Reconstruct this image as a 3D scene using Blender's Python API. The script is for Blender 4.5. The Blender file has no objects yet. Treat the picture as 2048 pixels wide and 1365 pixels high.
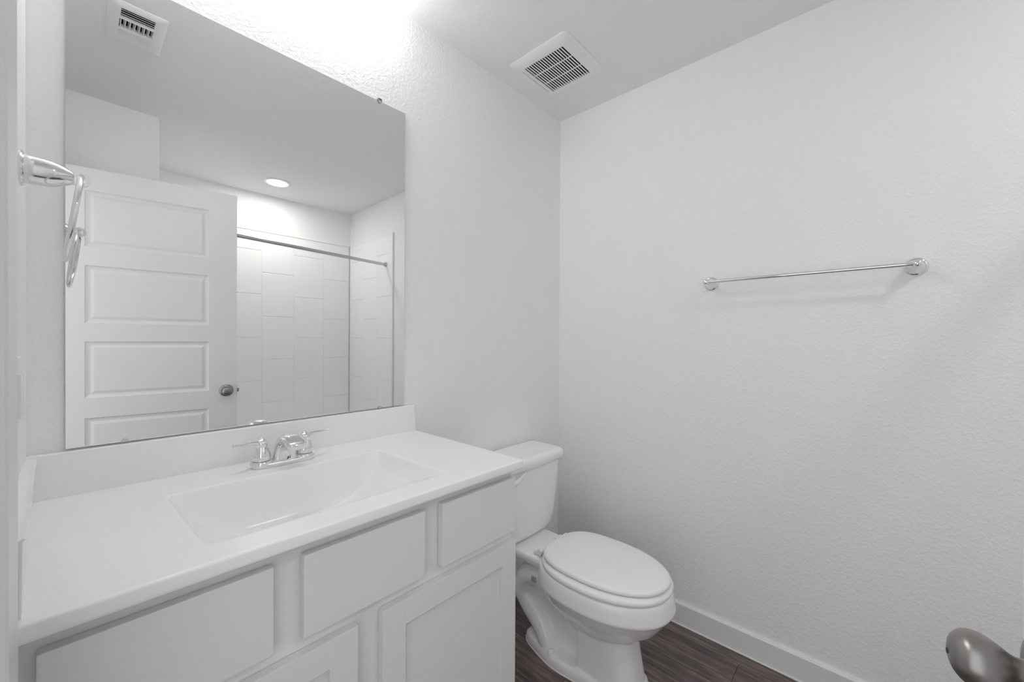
import bpy, bmesh, math, random
from mathutils import Vector, Matrix

# ------------------------------------------------------------------ scene, camera, world, exposure
SC = bpy.context.scene
COL = SC.collection
W = 1.851            # room width (x), mirror wall is y = 0, left wall x = 0, floor z = 0
H = 2.44             # ceiling height
CAM = Vector((0.057, -1.2912, 1.2413))
FPX, YAW, PITCH, ROLL, SHY = 797.65, 42.4775, -0.3566, 0.347, 2.87

def make_camera():
    yaw, pt, ro = math.radians(YAW), math.radians(PITCH), math.radians(ROLL)
    f = Vector((math.cos(yaw), math.sin(yaw), 0)); r = Vector((math.sin(yaw), -math.cos(yaw), 0)); u = Vector((0, 0, 1))
    f2 = f * math.cos(pt) + u * math.sin(pt); u2 = -f * math.sin(pt) + u * math.cos(pt)
    r3 = r * math.cos(ro) + u2 * math.sin(ro); u3 = -r * math.sin(ro) + u2 * math.cos(ro)
    cd = bpy.data.cameras.new('camera'); co = bpy.data.objects.new('camera', cd); COL.objects.link(co)
    m = Matrix((r3, u3, -f2)).transposed().to_4x4(); m.translation = CAM
    co.matrix_world = m
    cd.sensor_fit = 'HORIZONTAL'; cd.sensor_width = 36.0; cd.lens = FPX / 2048 * 36.0
    cd.shift_y = SHY / 2048
    cd.clip_start = 0.01; cd.clip_end = 50
    SC.camera = co
make_camera()

WORLD_STRENGTH = 1.15
TUB_LIGHT = 108.0
BULB_LIGHT = 104.0
EXPOSURE = 0.20
wd = bpy.data.worlds.new('world'); SC.world = wd; wd.use_nodes = True
wd.node_tree.nodes['Background'].inputs['Color'].default_value = (0.97, 0.985, 1.0, 1)
wd.node_tree.nodes['Background'].inputs['Strength'].default_value = WORLD_STRENGTH
SC.view_settings.view_transform = 'Standard'; SC.view_settings.look = 'None'
SC.view_settings.gamma = 1.0; SC.view_settings.exposure = EXPOSURE
SC.view_settings.use_curve_mapping = False
SC.cycles.max_bounces = 14; SC.cycles.diffuse_bounces = 8; SC.cycles.glossy_bounces = 8
SC.cycles.transmission_bounces = 8
SC.cycles.use_denoising = True
SC.cycles.caustics_reflective = True; SC.cycles.blur_glossy = 0.5
SC.cycles.sample_clamp_indirect = 6.0

# ------------------------------------------------------------------ materials
def mat(name, color, rough=0.5, metal=0.0, coat=0.0, bump=None, spec=0.5, emit=None, transmission=0.0, ior=1.45):
    m = bpy.data.materials.new(name); m.use_nodes = True
    nt = m.node_tree; b = nt.nodes['Principled BSDF']
    b.inputs['Base Color'].default_value = (*color, 1); b.inputs['Roughness'].default_value = rough
    b.inputs['Metallic'].default_value = metal; b.inputs['Coat Weight'].default_value = coat
    b.inputs['Coat Roughness'].default_value = 0.05
    b.inputs['Specular IOR Level'].default_value = spec
    b.inputs['Transmission Weight'].default_value = transmission; b.inputs['IOR'].default_value = ior
    if emit:
        b.inputs['Emission Color'].default_value = (*emit[0], 1); b.inputs['Emission Strength'].default_value = emit[1]
    if bump:
        scale, strength, dist, detail = bump
        tc = nt.nodes.new('ShaderNodeTexCoord'); n = nt.nodes.new('ShaderNodeTexNoise')
        n.inputs['Scale'].default_value = scale; n.inputs['Detail'].default_value = detail
        n.inputs['Roughness'].default_value = 0.55; n.inputs['Distortion'].default_value = 0.6
        rp = nt.nodes.new('ShaderNodeValToRGB'); rp.color_ramp.elements[0].position = 0.42; rp.color_ramp.elements[1].position = 0.66
        bp = nt.nodes.new('ShaderNodeBump'); bp.inputs['Strength'].default_value = strength; bp.inputs['Distance'].default_value = dist
        nt.links.new(tc.outputs['Object'], n.inputs['Vector']); nt.links.new(n.outputs['Fac'], rp.inputs['Fac'])
        nt.links.new(rp.outputs['Color'], bp.inputs['Height']); nt.links.new(bp.outputs['Normal'], b.inputs['Normal'])
    return m

M = {}
M['wall'] = mat('wall_paint', (0.89, 0.89, 0.89), 0.55, bump=(92, 0.34, 0.0020, 3), spec=0.3)
M['ceiling'] = mat('ceiling_paint', (0.89, 0.89, 0.89), 0.8, bump=(60, 0.12, 0.0015, 2), spec=0.2)
M['trim'] = mat('trim_paint', (0.80, 0.80, 0.80), 0.32)
M['door'] = mat('door_paint', (0.80, 0.80, 0.80), 0.35)
M['cabinet'] = mat('cabinet_paint', (0.76, 0.76, 0.76), 0.38)
M['dark'] = mat('dark_cavity', (0.02, 0.02, 0.02), 0.8)
M['marble'] = mat('white_cultured_marble', (0.91, 0.91, 0.91), 0.16, coat=0.0, spec=0.42)
M['porcelain'] = mat('white_porcelain', (0.90, 0.90, 0.90), 0.09, coat=0.3)
M['plastic'] = mat('white_plastic', (0.88, 0.88, 0.88), 0.3)
M['acrylic'] = mat('white_acrylic', (0.92, 0.92, 0.92), 0.22)
M['chrome'] = mat('polished_chrome', (0.82, 0.82, 0.83), 0.05, metal=1)
M['brushed'] = mat('brushed_rod', (0.62, 0.62, 0.63), 0.22, metal=1)
M['nickel'] = mat('satin_nickel', (0.33, 0.318, 0.303), 0.33, metal=1)
M['mirror'] = mat('silvered_glass', (0.87, 0.875, 0.87), 0.0, metal=1)
M['edge'] = mat('mirror_glass_edge', (0.35, 0.38, 0.37), 0.15)
M['clear'] = mat('clear_plastic', (0.95, 0.95, 0.95), 0.06, transmission=0.85)
M['caulk'] = mat('white_caulk', (0.85, 0.85, 0.84), 0.4)
M['lens'] = mat('lit_lens', (1, 1, 1), 0.4, emit=((1.0, 0.99, 0.97), TUB_LIGHT))
M['bulb'] = mat('lit_globe', (1, 1, 1), 0.4, emit=((1.0, 0.99, 0.97), BULB_LIGHT))
M['ink'] = mat('dark_ink', (0.03, 0.03, 0.03), 0.5)
M['greymark'] = mat('grey_mark', (0.42, 0.42, 0.42), 0.5)
M['palemark'] = mat('pale_grey_mark', (0.60, 0.60, 0.60), 0.4)

def floor_material():
    m = bpy.data.materials.new('dark_vinyl_plank'); m.use_nodes = True
    nt = m.node_tree; N = nt.nodes; L = nt.links; b = N['Principled BSDF']
    tc0 = N.new('ShaderNodeTexCoord'); tc = N.new('ShaderNodeMapping'); tc.inputs['Rotation'].default_value = (0, 0, math.radians(90)); tc.inputs['Location'].default_value = (0.31, 0.05, 0)
    L.new(tc0.outputs['Object'], tc.inputs['Vector'])
    br = N.new('ShaderNodeTexBrick'); br.offset = 0.37; br.offset_frequency = 2
    br.inputs['Scale'].default_value = 1.0; br.inputs['Brick Width'].default_value = 1.22; br.inputs['Row Height'].default_value = 0.152
    br.inputs['Mortar Size'].default_value = 0.0012; br.inputs['Mortar Smooth'].default_value = 0.1
    br.inputs['Color1'].default_value = (0.0, 0.0, 0.0, 1); br.inputs['Color2'].default_value = (1, 1, 1, 1)
    br.inputs['Mortar'].default_value = (0.5, 0.5, 0.5, 1)
    L.new(tc.outputs['Vector'], br.inputs['Vector'])
    mp = N.new('ShaderNodeMapping'); mp.inputs['Scale'].default_value = (2.2, 30, 1)
    L.new(tc.outputs['Vector'], mp.inputs['Vector'])
    add = N.new('ShaderNodeVectorMath'); add.operation = 'ADD'
    mul = N.new('ShaderNodeVectorMath'); mul.operation = 'MULTIPLY'; mul.inputs[1].default_value = (7, 13, 5)
    L.new(br.outputs['Color'], mul.inputs[0]); L.new(mp.outputs['Vector'], add.inputs[0]); L.new(mul.outputs['Vector'], add.inputs[1])
    n1 = N.new('ShaderNodeTexNoise'); n1.inputs['Scale'].default_value = 2.2; n1.inputs['Detail'].default_value = 8; n1.inputs['Roughness'].default_value = 0.68; n1.inputs['Distortion'].default_value = 0.5
    L.new(add.outputs['Vector'], n1.inputs['Vector'])
    mp2 = N.new('ShaderNodeMapping'); mp2.inputs['Scale'].default_value = (5, 16, 1); L.new(tc.outputs['Vector'], mp2.inputs['Vector'])
    n2 = N.new('ShaderNodeTexNoise'); n2.inputs['Scale'].default_value = 1.3; n2.inputs['Detail'].default_value = 3
    L.new(mp2.outputs['Vector'], n2.inputs['Vector'])
    r = N.new('ShaderNodeValToRGB'); e = r.color_ramp.elements
    e[0].position = 0.30; e[0].color = (0.060, 0.049, 0.045, 1); e[1].position = 0.72; e[1].color = (0.31, 0.25, 0.232, 1)
    mid = r.color_ramp.elements.new(0.5); mid.color = (0.150, 0.121, 0.112, 1)
    L.new(n1.outputs['Fac'], r.inputs['Fac'])
    mx = N.new('ShaderNodeMixRGB'); mx.blend_type = 'MULTIPLY'; mx.inputs['Fac'].default_value = 0.55
    rr = N.new('ShaderNodeValToRGB'); rr.color_ramp.elements[0].position = 0.35; rr.color_ramp.elements[0].color = (0.55, 0.55, 0.58, 1); rr.color_ramp.elements[1].position = 0.65; rr.color_ramp.elements[1].color = (1.15, 1.08, 1.05, 1)
    L.new(n2.outputs['Fac'], rr.inputs['Fac']); L.new(r.outputs['Color'], mx.inputs['Color1']); L.new(rr.outputs['Color'], mx.inputs['Color2'])
    mo = N.new('ShaderNodeMixRGB'); mo.blend_type = 'MIX'; mo.inputs['Color2'].default_value = (0.012, 0.010, 0.009, 1)
    L.new(br.outputs['Fac'], mo.inputs['Fac']); L.new(mx.outputs['Color'], mo.inputs['Color1'])
    L.new(mo.outputs['Color'], b.inputs['Base Color'])
    b.inputs['Roughness'].default_value = 0.42
    bp = N.new('ShaderNodeBump'); bp.inputs['Strength'].default_value = 0.25; bp.inputs['Distance'].default_value = 0.001
    L.new(n1.outputs['Fac'], bp.inputs['Height']); L.new(bp.outputs['Normal'], b.inputs['Normal'])
    return m
M['floor'] = floor_material()

# ------------------------------------------------------------------ helpers
def obj(name, bm, m, parent=None, smooth=False, angle=None, recalc=True):
    if recalc: bmesh.ops.recalc_face_normals(bm, faces=bm.faces[:])
    me = bpy.data.meshes.new(name); bm.to_mesh(me); bm.free()
    me.materials.append(M[m] if isinstance(m, str) else m)
    if smooth:
        for p in me.polygons: p.use_smooth = True
        if angle is not None: me.set_sharp_from_angle(angle=math.radians(angle))
    o = bpy.data.objects.new(name, me); COL.objects.link(o)
    if parent is not None:
        o.parent = parent
        o.matrix_parent_inverse = Matrix.Identity(4)
        o.location = -Vector(parent.location) if parent.type == 'EMPTY' and parent.parent is None else Vector((0, 0, 0))
    return o

def tag(o, label, cat, group=None):
    o['label'] = label; o['category'] = cat
    if group: o['group'] = group
    return o

def thing(name, loc, label, cat, group=None):
    e = bpy.data.objects.new(name, None); COL.objects.link(e); e.location = loc; e.empty_display_size = 0.05
    return tag(e, label, cat, group)

def struct(name, bm, m, smooth=False, angle=None):
    o = obj(name, bm, m, None, smooth, angle); o['kind'] = 'structure'; return o

def box(bm, x0, x1, y0, y1, z0, z1, bev=0.0, seg=2):
    r = bmesh.ops.create_cube(bm, size=1.0)
    for v in r['verts']:
        v.co = Vector(((x0 + x1) / 2 + v.co.x * (x1 - x0), (y0 + y1) / 2 + v.co.y * (y1 - y0), (z0 + z1) / 2 + v.co.z * (z1 - z0)))
    if bev > 0:
        es = list({e for v in r['verts'] for e in v.link_edges})
        bmesh.ops.bevel(bm, geom=es, offset=bev, segments=seg, affect='EDGES', profile=0.6)

def frame_from(axis):
    a = Vector(axis).normalized(); t = Vector((0, 0, 1)) if abs(a.z) < 0.9 else Vector((0, 1, 0))
    u = t.cross(a).normalized(); v = a.cross(u).normalized(); return a, u, v

def lathe(bm, origin, axis, prof, n=40):
    a, u, v = frame_from(axis); o = Vector(origin); rings = []
    for d, r in prof:
        if r < 1e-6: rings.append([bm.verts.new(o + a * d)])
        else: rings.append([bm.verts.new(o + a * d + (u * math.cos(2 * math.pi * k / n) + v * math.sin(2 * math.pi * k / n)) * r) for k in range(n)])
    for A, B in zip(rings, rings[1:]):
        if len(A) == 1 and len(B) == 1: continue
        for k in range(n):
            k2 = (k + 1) % n
            if len(A) == 1: bm.faces.new((A[0], B[k], B[k2]))
            elif len(B) == 1: bm.faces.new((A[k], A[k2], B[0]))
            else: bm.faces.new((A[k], A[k2], B[k2], B[k]))
    if len(rings[0]) > 1: bm.faces.new(rings[0])
    if len(rings[-1]) > 1: bm.faces.new(rings[-1])

def loft(bm, rings, cap=True, closed=False):
    R = [[bm.verts.new(p) for p in r] for r in rings]; n = len(R[0])
    pairs = list(zip(R, R[1:])) + ([(R[-1], R[0])] if closed else [])
    for A, B in pairs:
        for k in range(n):
            k2 = (k + 1) % n; bm.faces.new((A[k], A[k2], B[k2], B[k]))
    if cap and not closed: bm.faces.new(R[0]); bm.faces.new(R[-1])

def catmull(pts, sub=6):
    P = [tuple(p) for p in pts]; out = []
    P = [P[0]] + P + [P[-1]]
    for i in range(1, len(P) - 2):
        for k in range(sub):
            t = k / sub
            out.append(tuple(0.5 * ((2 * b) + (-a + c) * t + (2 * a - 5 * b + 4 * c - d) * t * t + (-a + 3 * b - 3 * c + d) * t ** 3)
                             for a, b, c, d in zip(P[i - 1], P[i], P[i + 1], P[i + 2])))
    out.append(P[-2]); return out

def tube(bm, pts, rad, n=20, flat=None, up=(0, 0, 1)):
    """pts: points; rad: radius or list; flat: (width factor, height factor)."""
    P = [Vector(p) for p in pts]; rs = rad if isinstance(rad, (list, tuple)) else [rad] * len(P); rings = []
    fw, fh = flat if flat else (1, 1)
    for i, p in enumerate(P):
        d = (P[min(i + 1, len(P) - 1)] - P[max(i - 1, 0)]).normalized()
        s = Vector(up).cross(d)
        s = s.normalized() if s.length > 1e-4 else Vector((1, 0, 0)); t = d.cross(s).normalized()
        rings.append([p + s * math.cos(2 * math.pi * k / n) * rs[i] * fw + t * math.sin(2 * math.pi * k / n) * rs[i] * fh for k in range(n)])
    loft(bm, rings)

def torus(bm, c, axis, R, r, n=64, m=16):
    a, u, v = frame_from(axis); c = Vector(c); rings = []
    for i in range(n):
        t = 2 * math.pi * i / n; d = u * math.cos(t) + v * math.sin(t)
        rings.append([c + d * (R + r * math.cos(2 * math.pi * k / m)) + a * r * math.sin(2 * math.pi * k / m) for k in range(m)])
    loft(bm, rings, closed=True)

def rrect(hw, hd, rad, n=8):
    """rounded rectangle outline centred on 0, list of (x, y)"""
    out = []
    for cx, cy, a0 in ((hw - rad, hd - rad, 0), (-hw + rad, hd - rad, 90), (-hw + rad, -hd + rad, 180), (hw - rad, -hd + rad, 270)):
        for k in range(n + 1):
            a = math.radians(a0 + 90 * k / n); out.append((cx + rad * math.cos(a), cy + rad * math.sin(a)))
    return out

# ------------------------------------------------------------------ the room
T = 0.12
def xl(y): return -0.013 - 0.012 * y      # room face of the slightly out-of-square left wall
bm = bmesh.new(); box(bm, -1.2, W + T, -2.62, T, -0.05, 0.0); struct('floor', bm, 'floor')
VX0, VX1, VY0, VY1 = 1.372, 1.606, -0.350, -0.131      # fan housing hole
RX0, RX1, RY0, RY1 = 0.160, 0.268, -0.945, -0.738      # supply register hole
bm = bmesh.new()
xs = [-T, RX0, RX1, VX0, VX1, W + T]; ys = [-2.62, RY0, RY1, VY0, VY1, T]
for i in range(5):
    for j in range(5):
        if (i == 3 and j == 3) or (i == 1 and j == 1): continue
        box(bm, xs[i], xs[i + 1], ys[j], ys[j + 1], H, H + 0.012)
bmesh.ops.remove_doubles(bm, verts=bm.verts[:], dist=1e-5)
seen = {}
for f in bm.faces[:]:
    k = tuple(round(c, 4) for c in f.calc_center_median())
    seen.setdefault(k, []).append(f)
bmesh.ops.delete(bm, geom=[f for fs in seen.values() if len(fs) > 1 for f in fs], context='FACES_ONLY')
struct('ceiling', bm, 'ceiling')
bm = bmesh.new(); box(bm, -T, W + T, 0.0, T, 0, H); struct('wall_back', bm, 'wall')
bm = bmesh.new(); box(bm, W, W + T, -2.62, 0.0, 0, H); struct('wall_right', bm, 'wall')
bm = bmesh.new(); box(bm, -T, W + T, -2.62, -2.50, 0, H); struct('wall_front', bm, 'wall')
OY0, OY1, OZ = -1.532, -0.715, 2.062                    # door opening in the left wall
bm = bmesh.new()
box(bm, -T, 0, OY1, 0, 0, H); box(bm, -T, 0, OY0, OY1, OZ, H); box(bm, -T, 0, -1.62, OY0, 0, H)
for v in bm.verts:
    if v.co.x > -0.01: v.co.x = xl(v.co.y)
struct('wall_left', bm, 'wall')
bm = bmesh.new(); box(bm, -T, 0.363, -2.50, -1.62, 0, H); struct('wall_plumbing', bm, 'wall')

def casing(name, y0, y1, flip):
    """one leg of door casing, colonial profile, thick edge outward"""
    prof = [(0, -0.0045), (0.0, 0.0125), (0.004, 0.0145), (0.030, 0.0138), (0.055, 0.0140), (0.078, 0.0145), (0.090, 0.0145), (0.094, 0.010), (0.094, -0.0055)]
    bm = bmesh.new()
    def P(s, h, z):
        y = y0 + s * (1 if y1 > y0 else -1); return Vector((h, y, z))
    loft(bm, [[P(s, h, 0.0) for s, h in prof], [P(s, h, OZ + 0.0) for s, h in prof]])
    return struct(name, bm, 'trim')
casing('trim_1', OY1 + 0.012, OY1 + 0.1, False)
bm = bmesh.new(); box(bm, 0, 0.014, OY0 - 0.06, OY1 + 0.1, OZ, OZ + 0.088, 0.003); struct('trim_2', bm, 'trim')
bm = bmesh.new(); box(bm, 0, 0.014, OY0 - 0.062, OY0 - 0.012, 0, OZ - 0.001, 0.003); struct('trim_3', bm, 'trim')
bm = bmesh.new()      # jamb lining
box(bm, -T, -0.0005, OY1 - 0.018, OY1 - 0.0005, 0, OZ - 0.0005, 0.001); box(bm, -T, -0.0005, OY0 + 0.0005, OY0 + 0.018, 0, OZ - 0.0005, 0.001)
box(bm, -T, -0.0005, OY0 + 0.018, OY1 - 0.018, OZ - 0.018, OZ - 0.0005, 0.001)
struct('trim_4', bm, 'trim')

def baseboard(name, axis, a, b, c, sgn, h=0.0935, t=0.014):
    bm = bmesh.new(); prof = [(0, 0), (t, 0), (t, h - 0.004), (t - 0.003, h), (0, h)]
    def P(k, d, z):
        return Vector((k, c + sgn * d, z)) if axis == 'x' else Vector((c + sgn * d, k, z))
    loft(bm, [[P(a, d, z) for d, z in prof], [P(b, d, z) for d, z in prof]])
    return struct(name, bm, 'trim')
baseboard('baseboard_right', 'y', -0.0001, -1.725, W, -1)
baseboard('baseboard_back', 'x', 0.935, W - 0.0145, 0.0, -1)
baseboard('baseboard_front', 'x', 0.0, 0.363, -1.62, 1)
# thin caulk bead at the foot of the right baseboard
bm = bmesh.new(); box(bm, W - 0.0185, W - 0.0142, -1.70, -0.015, 0.0002, 0.0048, 0.001); o = obj('trim_5', bm, 'caulk'); o['kind'] = 'structure'

# ------------------------------------------------------------------ door (open into the room)
DH = Vector((0.0295, -1.495, 0)); DE = Vector((0.667, -1.397, 0)); DD = (DE - DH).normalized(); DN = Vector((-DD.y, DD.x, 0))
def dpt(s, n, z): p = DH + DD * s + DN * n; return Vector((p.x, p.y, z))
def door_leaf():
    bm = bmesh.new(); s0, s1, z0, z1 = -0.058, 0.648, 0.012, 2.045; t = 0.035
    panels = [(1.672, 1.940), (1.310, 1.584), (0.953, 1.222), (0.590, 0.857), (0.230, 0.497)]
    pa, pb = 0.054, 0.523
    zs = [z0] + [z for p in reversed(panels) for z in p] + [z1]; ss = [s0, pa, pb, s1]
    for side in (0, 1):
        def Q(s, n, z): return dpt(s, n if side == 0 else -t - n, z)
        for i in range(3):
            for j in range(len(zs) - 1):
                a, b, c, d = ss[i], ss[i + 1], zs[j], zs[j + 1]
                if i == 1 and j % 2 == 1:
                    steps = [(0, 0), (0.004, -0.004), (0.010, -0.0065), (0.016, -0.0075), (0.0185, -0.0075), (0.030, -0.0030), (0.032, -0.0025)]
                    R = [[bm.verts.new(Q(*q)) for q in ((a + o, n, c + o), (b - o, n, c + o), (b - o, n, d - o), (a + o, n, d - o))] for o, n in steps]
                    for A, B in zip(R, R[1:]):
                        for k in range(4): bm.faces.new((A[k], A[(k + 1) % 4], B[(k + 1) % 4], B[k]))
                    bm.faces.new(R[-1])
                else:
                    bm.faces.new([bm.verts.new(Q(*q)) for q in ((a, 0, c), (b, 0, c), (b, 0, d), (a, 0, d))])
    for (sa, za), (sb, zb) in (((s0, z0), (s1, z0)), ((s1, z0), (s1, z1)), ((s1, z1), (s0, z1)), ((s0, z1), (s0, z0))):
        bm.faces.new([bm.verts.new(dpt(*q)) for q in ((sa, 0, za), (sb, 0, zb), (sb, -t, zb), (sa, -t, za))])
    bmesh.ops.remove_doubles(bm, verts=bm.verts[:], dist=1e-5)
    return bm
door = obj('door_1', door_leaf(), 'door'); door['kind'] = 'structure'
KS, KZ = 0.600, 0.950
def knob_side(sgn, t0):
    bm = bmesh.new()
    lathe(bm, dpt(KS, t0, KZ), DN * sgn, [(0, 0.0325), (0.004, 0.0325), (0.0075, 0.030), (0.010, 0.022), (0.0105, 0.016)], 48)
    k = obj('door_knob', bm, 'nickel', door, True, 40)
    bm = bmesh.new()
    prof = catmull([(0.008, 0.0130), (0.012, 0.0120), (0.017, 0.0113), (0.022, 0.0125), (0.029, 0.0175), (0.037, 0.0220), (0.045, 0.0236), (0.0525, 0.0215), (0.0580, 0.0158), (0.0608, 0.0088), (0.0618, 0.003), (0.0619, 0)], 4)
    lathe(bm, dpt(KS, t0, KZ), DN * sgn, prof, 48)
    obj('grip', bm, 'nickel', k, True)
    bm = bmesh.new(); lathe(bm, dpt(KS, t0, KZ), DN * sgn, [(0.0613, 0.0026), (0.0625, 0.0024), (0.0625, 0.0)], 16)
    obj('lock_pin', bm, 'ink', k, True, 40)
    return k
knob_side(1, 0.0)
knob_side(-1, -0.035)
bm = bmesh.new()
for q in ((dpt(0.6481, -0.006, 0.92), dpt(0.6495, -0.029, 0.977)),):
    a, b = q
    vs = [dpt(0.6481 + e, n, z) for e in (0, 0.0012) for n in (-0.006, -0.029) for z in (0.918, 0.978)]
    V = [bm.verts.new(v) for v in vs]
    for f in ((0, 1, 3, 2), (4, 5, 7, 6), (0, 1, 5, 4), (2, 3, 7, 6), (0, 2, 6, 4), (1, 3, 7, 5)): bm.faces.new([V[i] for i in f])
lp = obj('latch_plate', bm, 'nickel', door)
bm = bmesh.new()
vs = [dpt(0.649 + e, n, z) for e in (0, 0.010) for n in (-0.010, -0.022) for z in (0.938, 0.958)]
V = [bm.verts.new(v) for v in vs]
for f in ((0, 1, 3, 2), (4, 5, 7, 6), (0, 1, 5, 4), (2, 3, 7, 6), (0, 2, 6, 4), (1, 3, 7, 5)): bm.faces.new([V[i] for i in f])
obj('latch_bolt', bm, 'nickel', lp)
for hz in (0.25, 1.05, 1.85):
    bm = bmesh.new(); lathe(bm, dpt(-0.050, 0.006, hz - 0.044), (0, 0, 1), [(0, 0.004), (0.001, 0.006), (0.087, 0.006), (0.088, 0.004)], 16)
    obj('hinge', bm, 'nickel', door, True, 40)

# ------------------------------------------------------------------ vanity cabinet
FY = -0.511; DY = -0.530
van = thing('vanity_cabinet', (0.456, -0.26, 0), 'light grey painted bathroom vanity cabinet with shaker doors under the white countertop', 'cabinet')
bm = bmesh.new()
CX0, CX1 = -0.004, 0.908
box(bm, CX0, CX0 + 0.016, FY + 0.019, -0.002, 0.0, 0.8765); box(bm, CX1 - 0.016, CX1, FY + 0.019, -0.002, 0.0, 0.8765)
box(bm, CX0 + 0.016, CX1 - 0.016, -0.014, -0.002, 0.1, 0.8765); box(bm, CX0 + 0.016, CX1 - 0.016, FY + 0.019, -0.014, 0.1, 0.116)
obj('body', bm, 'cabinet', van)
bm = bmesh.new()      # face frame: stiles and rails
for a, b in ((CX0, 0.045), (0.270, 0.350), (0.580, 0.665), (0.885, CX1)): box(bm, a, b, FY, FY + 0.019, 0.675, 0.8765)
for a, b in ((CX0, 0.045), (0.415, 0.515), (0.885, CX1)): box(bm, a, b, FY, FY + 0.019, 0.1, 0.675)
for c, d in ((0.845, 0.8765), (0.660, 0.700), (0.1, 0.14)): box(bm, CX0, CX1, FY - 0.0002, FY + 0.0188, c, d)
obj('face_frame', bm, 'cabinet', van)
bm = bmesh.new(); box(bm, CX0 + 0.016, CX1 - 0.016, FY + 0.075, FY + 0.09, 0.0, 0.1); obj('toe_kick', bm, 'cabinet', van)
for a, b in ((0.023, 0.286), (0.335, 0.598), (0.647, 0.905)):
    bm = bmesh.new(); box(bm, a, b, DY, FY - 0.0006, 0.695, 0.8475, 0.0022, 2)
    obj('drawer_front', bm, 'cabinet', van)
def shaker(x0, x1, z0, z1):
    bm = bmesh.new(); fw = 0.056
    box(bm, x0, x0 + fw, DY, FY - 0.0006, z0, z1, 0.0016); box(bm, x1 - fw, x1, DY, FY - 0.0006, z0, z1, 0.0016)
    box(bm, x0 + fw - 0.001, x1 - fw + 0.001, DY + 0.0004, FY - 0.0008, z1 - fw, z1, 0.0012); box(bm, x0 + fw - 0.001, x1 - fw + 0.001, DY + 0.0004, FY - 0.0008, z0, z0 + fw, 0.0012)
    d = obj('cabinet_door', bm, 'cabinet', van)
    bm = bmesh.new(); box(bm, x0 + fw - 0.004, x1 - fw + 0.004, DY + 0.0105, FY - 0.002, z0 + fw - 0.004, z1 - fw + 0.004)
    p = obj('door_panel', bm, 'cabinet', d)
    return d
shaker(0.023, 0.438, 0.118, 0.668); shaker(0.492, 0.910, 0.118, 0.668)

# ------------------------------------------------------------------ countertop with integral basin
CZ = 0.9015; CR = 0.9165; CF = -0.553
def gx(x, y):
    k = max(0.0, min(1.0, (-y - 0.17) / 0.27))
    a = 0.190 + 0.008 * k; b = 0.682 + 0.010 * k
    d = min(x - a, b - x); w = 0.16
    if d <= 0: return 0.0
    if d >= w: return 1.0
    q = d / w
    return 0.6 * math.sin(math.pi / 2 * q) + 0.4 * math.sqrt(1 - (1 - q) ** 2)
def gy(y):
    d0, d1 = -0.168 - y, y + 0.492
    if d0 <= 0 or d1 <= 0: return 0.0
    def s(d, w): return 1 - (1 - min(1, d / w)) ** 4 if d < w else 1.0
    q = min(1.0, d1 / 0.13)
    return s(d0, 0.045) * (q * q * (3 - 2 * q))
def depth(x, y):
    return 0.122 * gx(x, y) * gy(y)
def spaced(knots):
    out = []
    for (a, b, n) in knots: out += [a + (b - a) * k / n for k in range(n)]
    out.append(knots[-1][1]); return out
gxs = spaced([(0.0006, 0.176, 14), (0.176, 0.21, 17), (0.21, 0.36, 34), (0.36, 0.52, 24), (0.52, 0.665, 34), (0.665, 0.70, 18), (0.70, CR - 0.006, 14)])
gys = spaced([(-0.0008, -0.155, 10), (-0.155, -0.182, 22), (-0.182, -0.22, 16), (-0.22, -0.42, 24), (-0.42, -0.468, 14), (-0.468, -0.497, 12), (-0.497, CF + 0.007, 6)])
# surface values, lightly smoothed so the rim has a soft edge
G = [[-depth(x, y) for y in gys] for x in gxs]
for _ in range(5):
    G2 = [r[:] for r in G]
    for i in range(1, len(gxs) - 1):
        for j in range(1, len(gys) - 1):
            G2[i][j] = (G[i][j] * 4 + G[i - 1][j] + G[i + 1][j] + G[i][j - 1] + G[i][j + 1]) / 8
    G = G2
def in_basin(i, j):
    x = (gxs[i] + gxs[i + 1]) / 2; y = (gys[j] + gys[j + 1]) / 2
    return 0.180 < x < 0.699 and -0.496 < y < -0.160
top_bm, bas_bm = bmesh.new(), bmesh.new()
def gridmesh(bm, sel):
    V = {}
    def v(i, j):
        if (i, j) not in V:
            xx = gxs[i]; xx = xx + xl(gys[j]) * max(0.0, 1 - xx / 0.17)
            V[(i, j)] = bm.verts.new((xx, gys[j], CZ + G[i][j]))
        return V[(i, j)]
    for i in range(len(gxs) - 1):
        for j in range(len(gys) - 1):
            if in_basin(i, j) == sel: bm.faces.new((v(i, j), v(i, j + 1), v(i + 1, j + 1), v(i + 1, j)))
    return V
VT = gridmesh(top_bm, False); gridmesh(bas_bm, True)
nI, nJ = len(gxs) - 1, len(gys) - 1
# rounded front and right edges, then underside
edge = [(0.0005, -0.00001)] + [(0.0022 + math.sin(math.radians(a)) * 0.0045, -(1 - math.cos(math.radians(a))) * 0.0045) for a in (0, 22, 45, 68, 90)] + [(0.0068, -0.006), (0.0068, -0.0185), (0.0064, -0.0225), (0.0045, -0.0245)]
path = [(i, nJ, 0, -1) for i in range(nI + 1)] + [None] + [(nI, j, 1, 0) for j in range(nJ, -1, -1)]
rows = []
prev_top = []
cols = []
for p in path:
    if p is None:
        for a in (30, 60):
            cols.append((VT[(nI, nJ)], math.sin(math.radians(a)), -math.cos(math.radians(a))))
    else: cols.append((VT[(p[0], p[1])], p[2], p[3]))
ring = [[c[0] for c in cols]]
for off, dz in edge:
    ring.append([top_bm.verts.new((c[0].co.x + c[1] * off, c[0].co.y + c[2] * off, CZ + dz)) for c in cols])
ring.append([top_bm.verts.new((min(c[0].co.x, CR - 0.03), max(c[0].co.y, CF + 0.035), CZ - 0.0245)) for c in cols])
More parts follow.
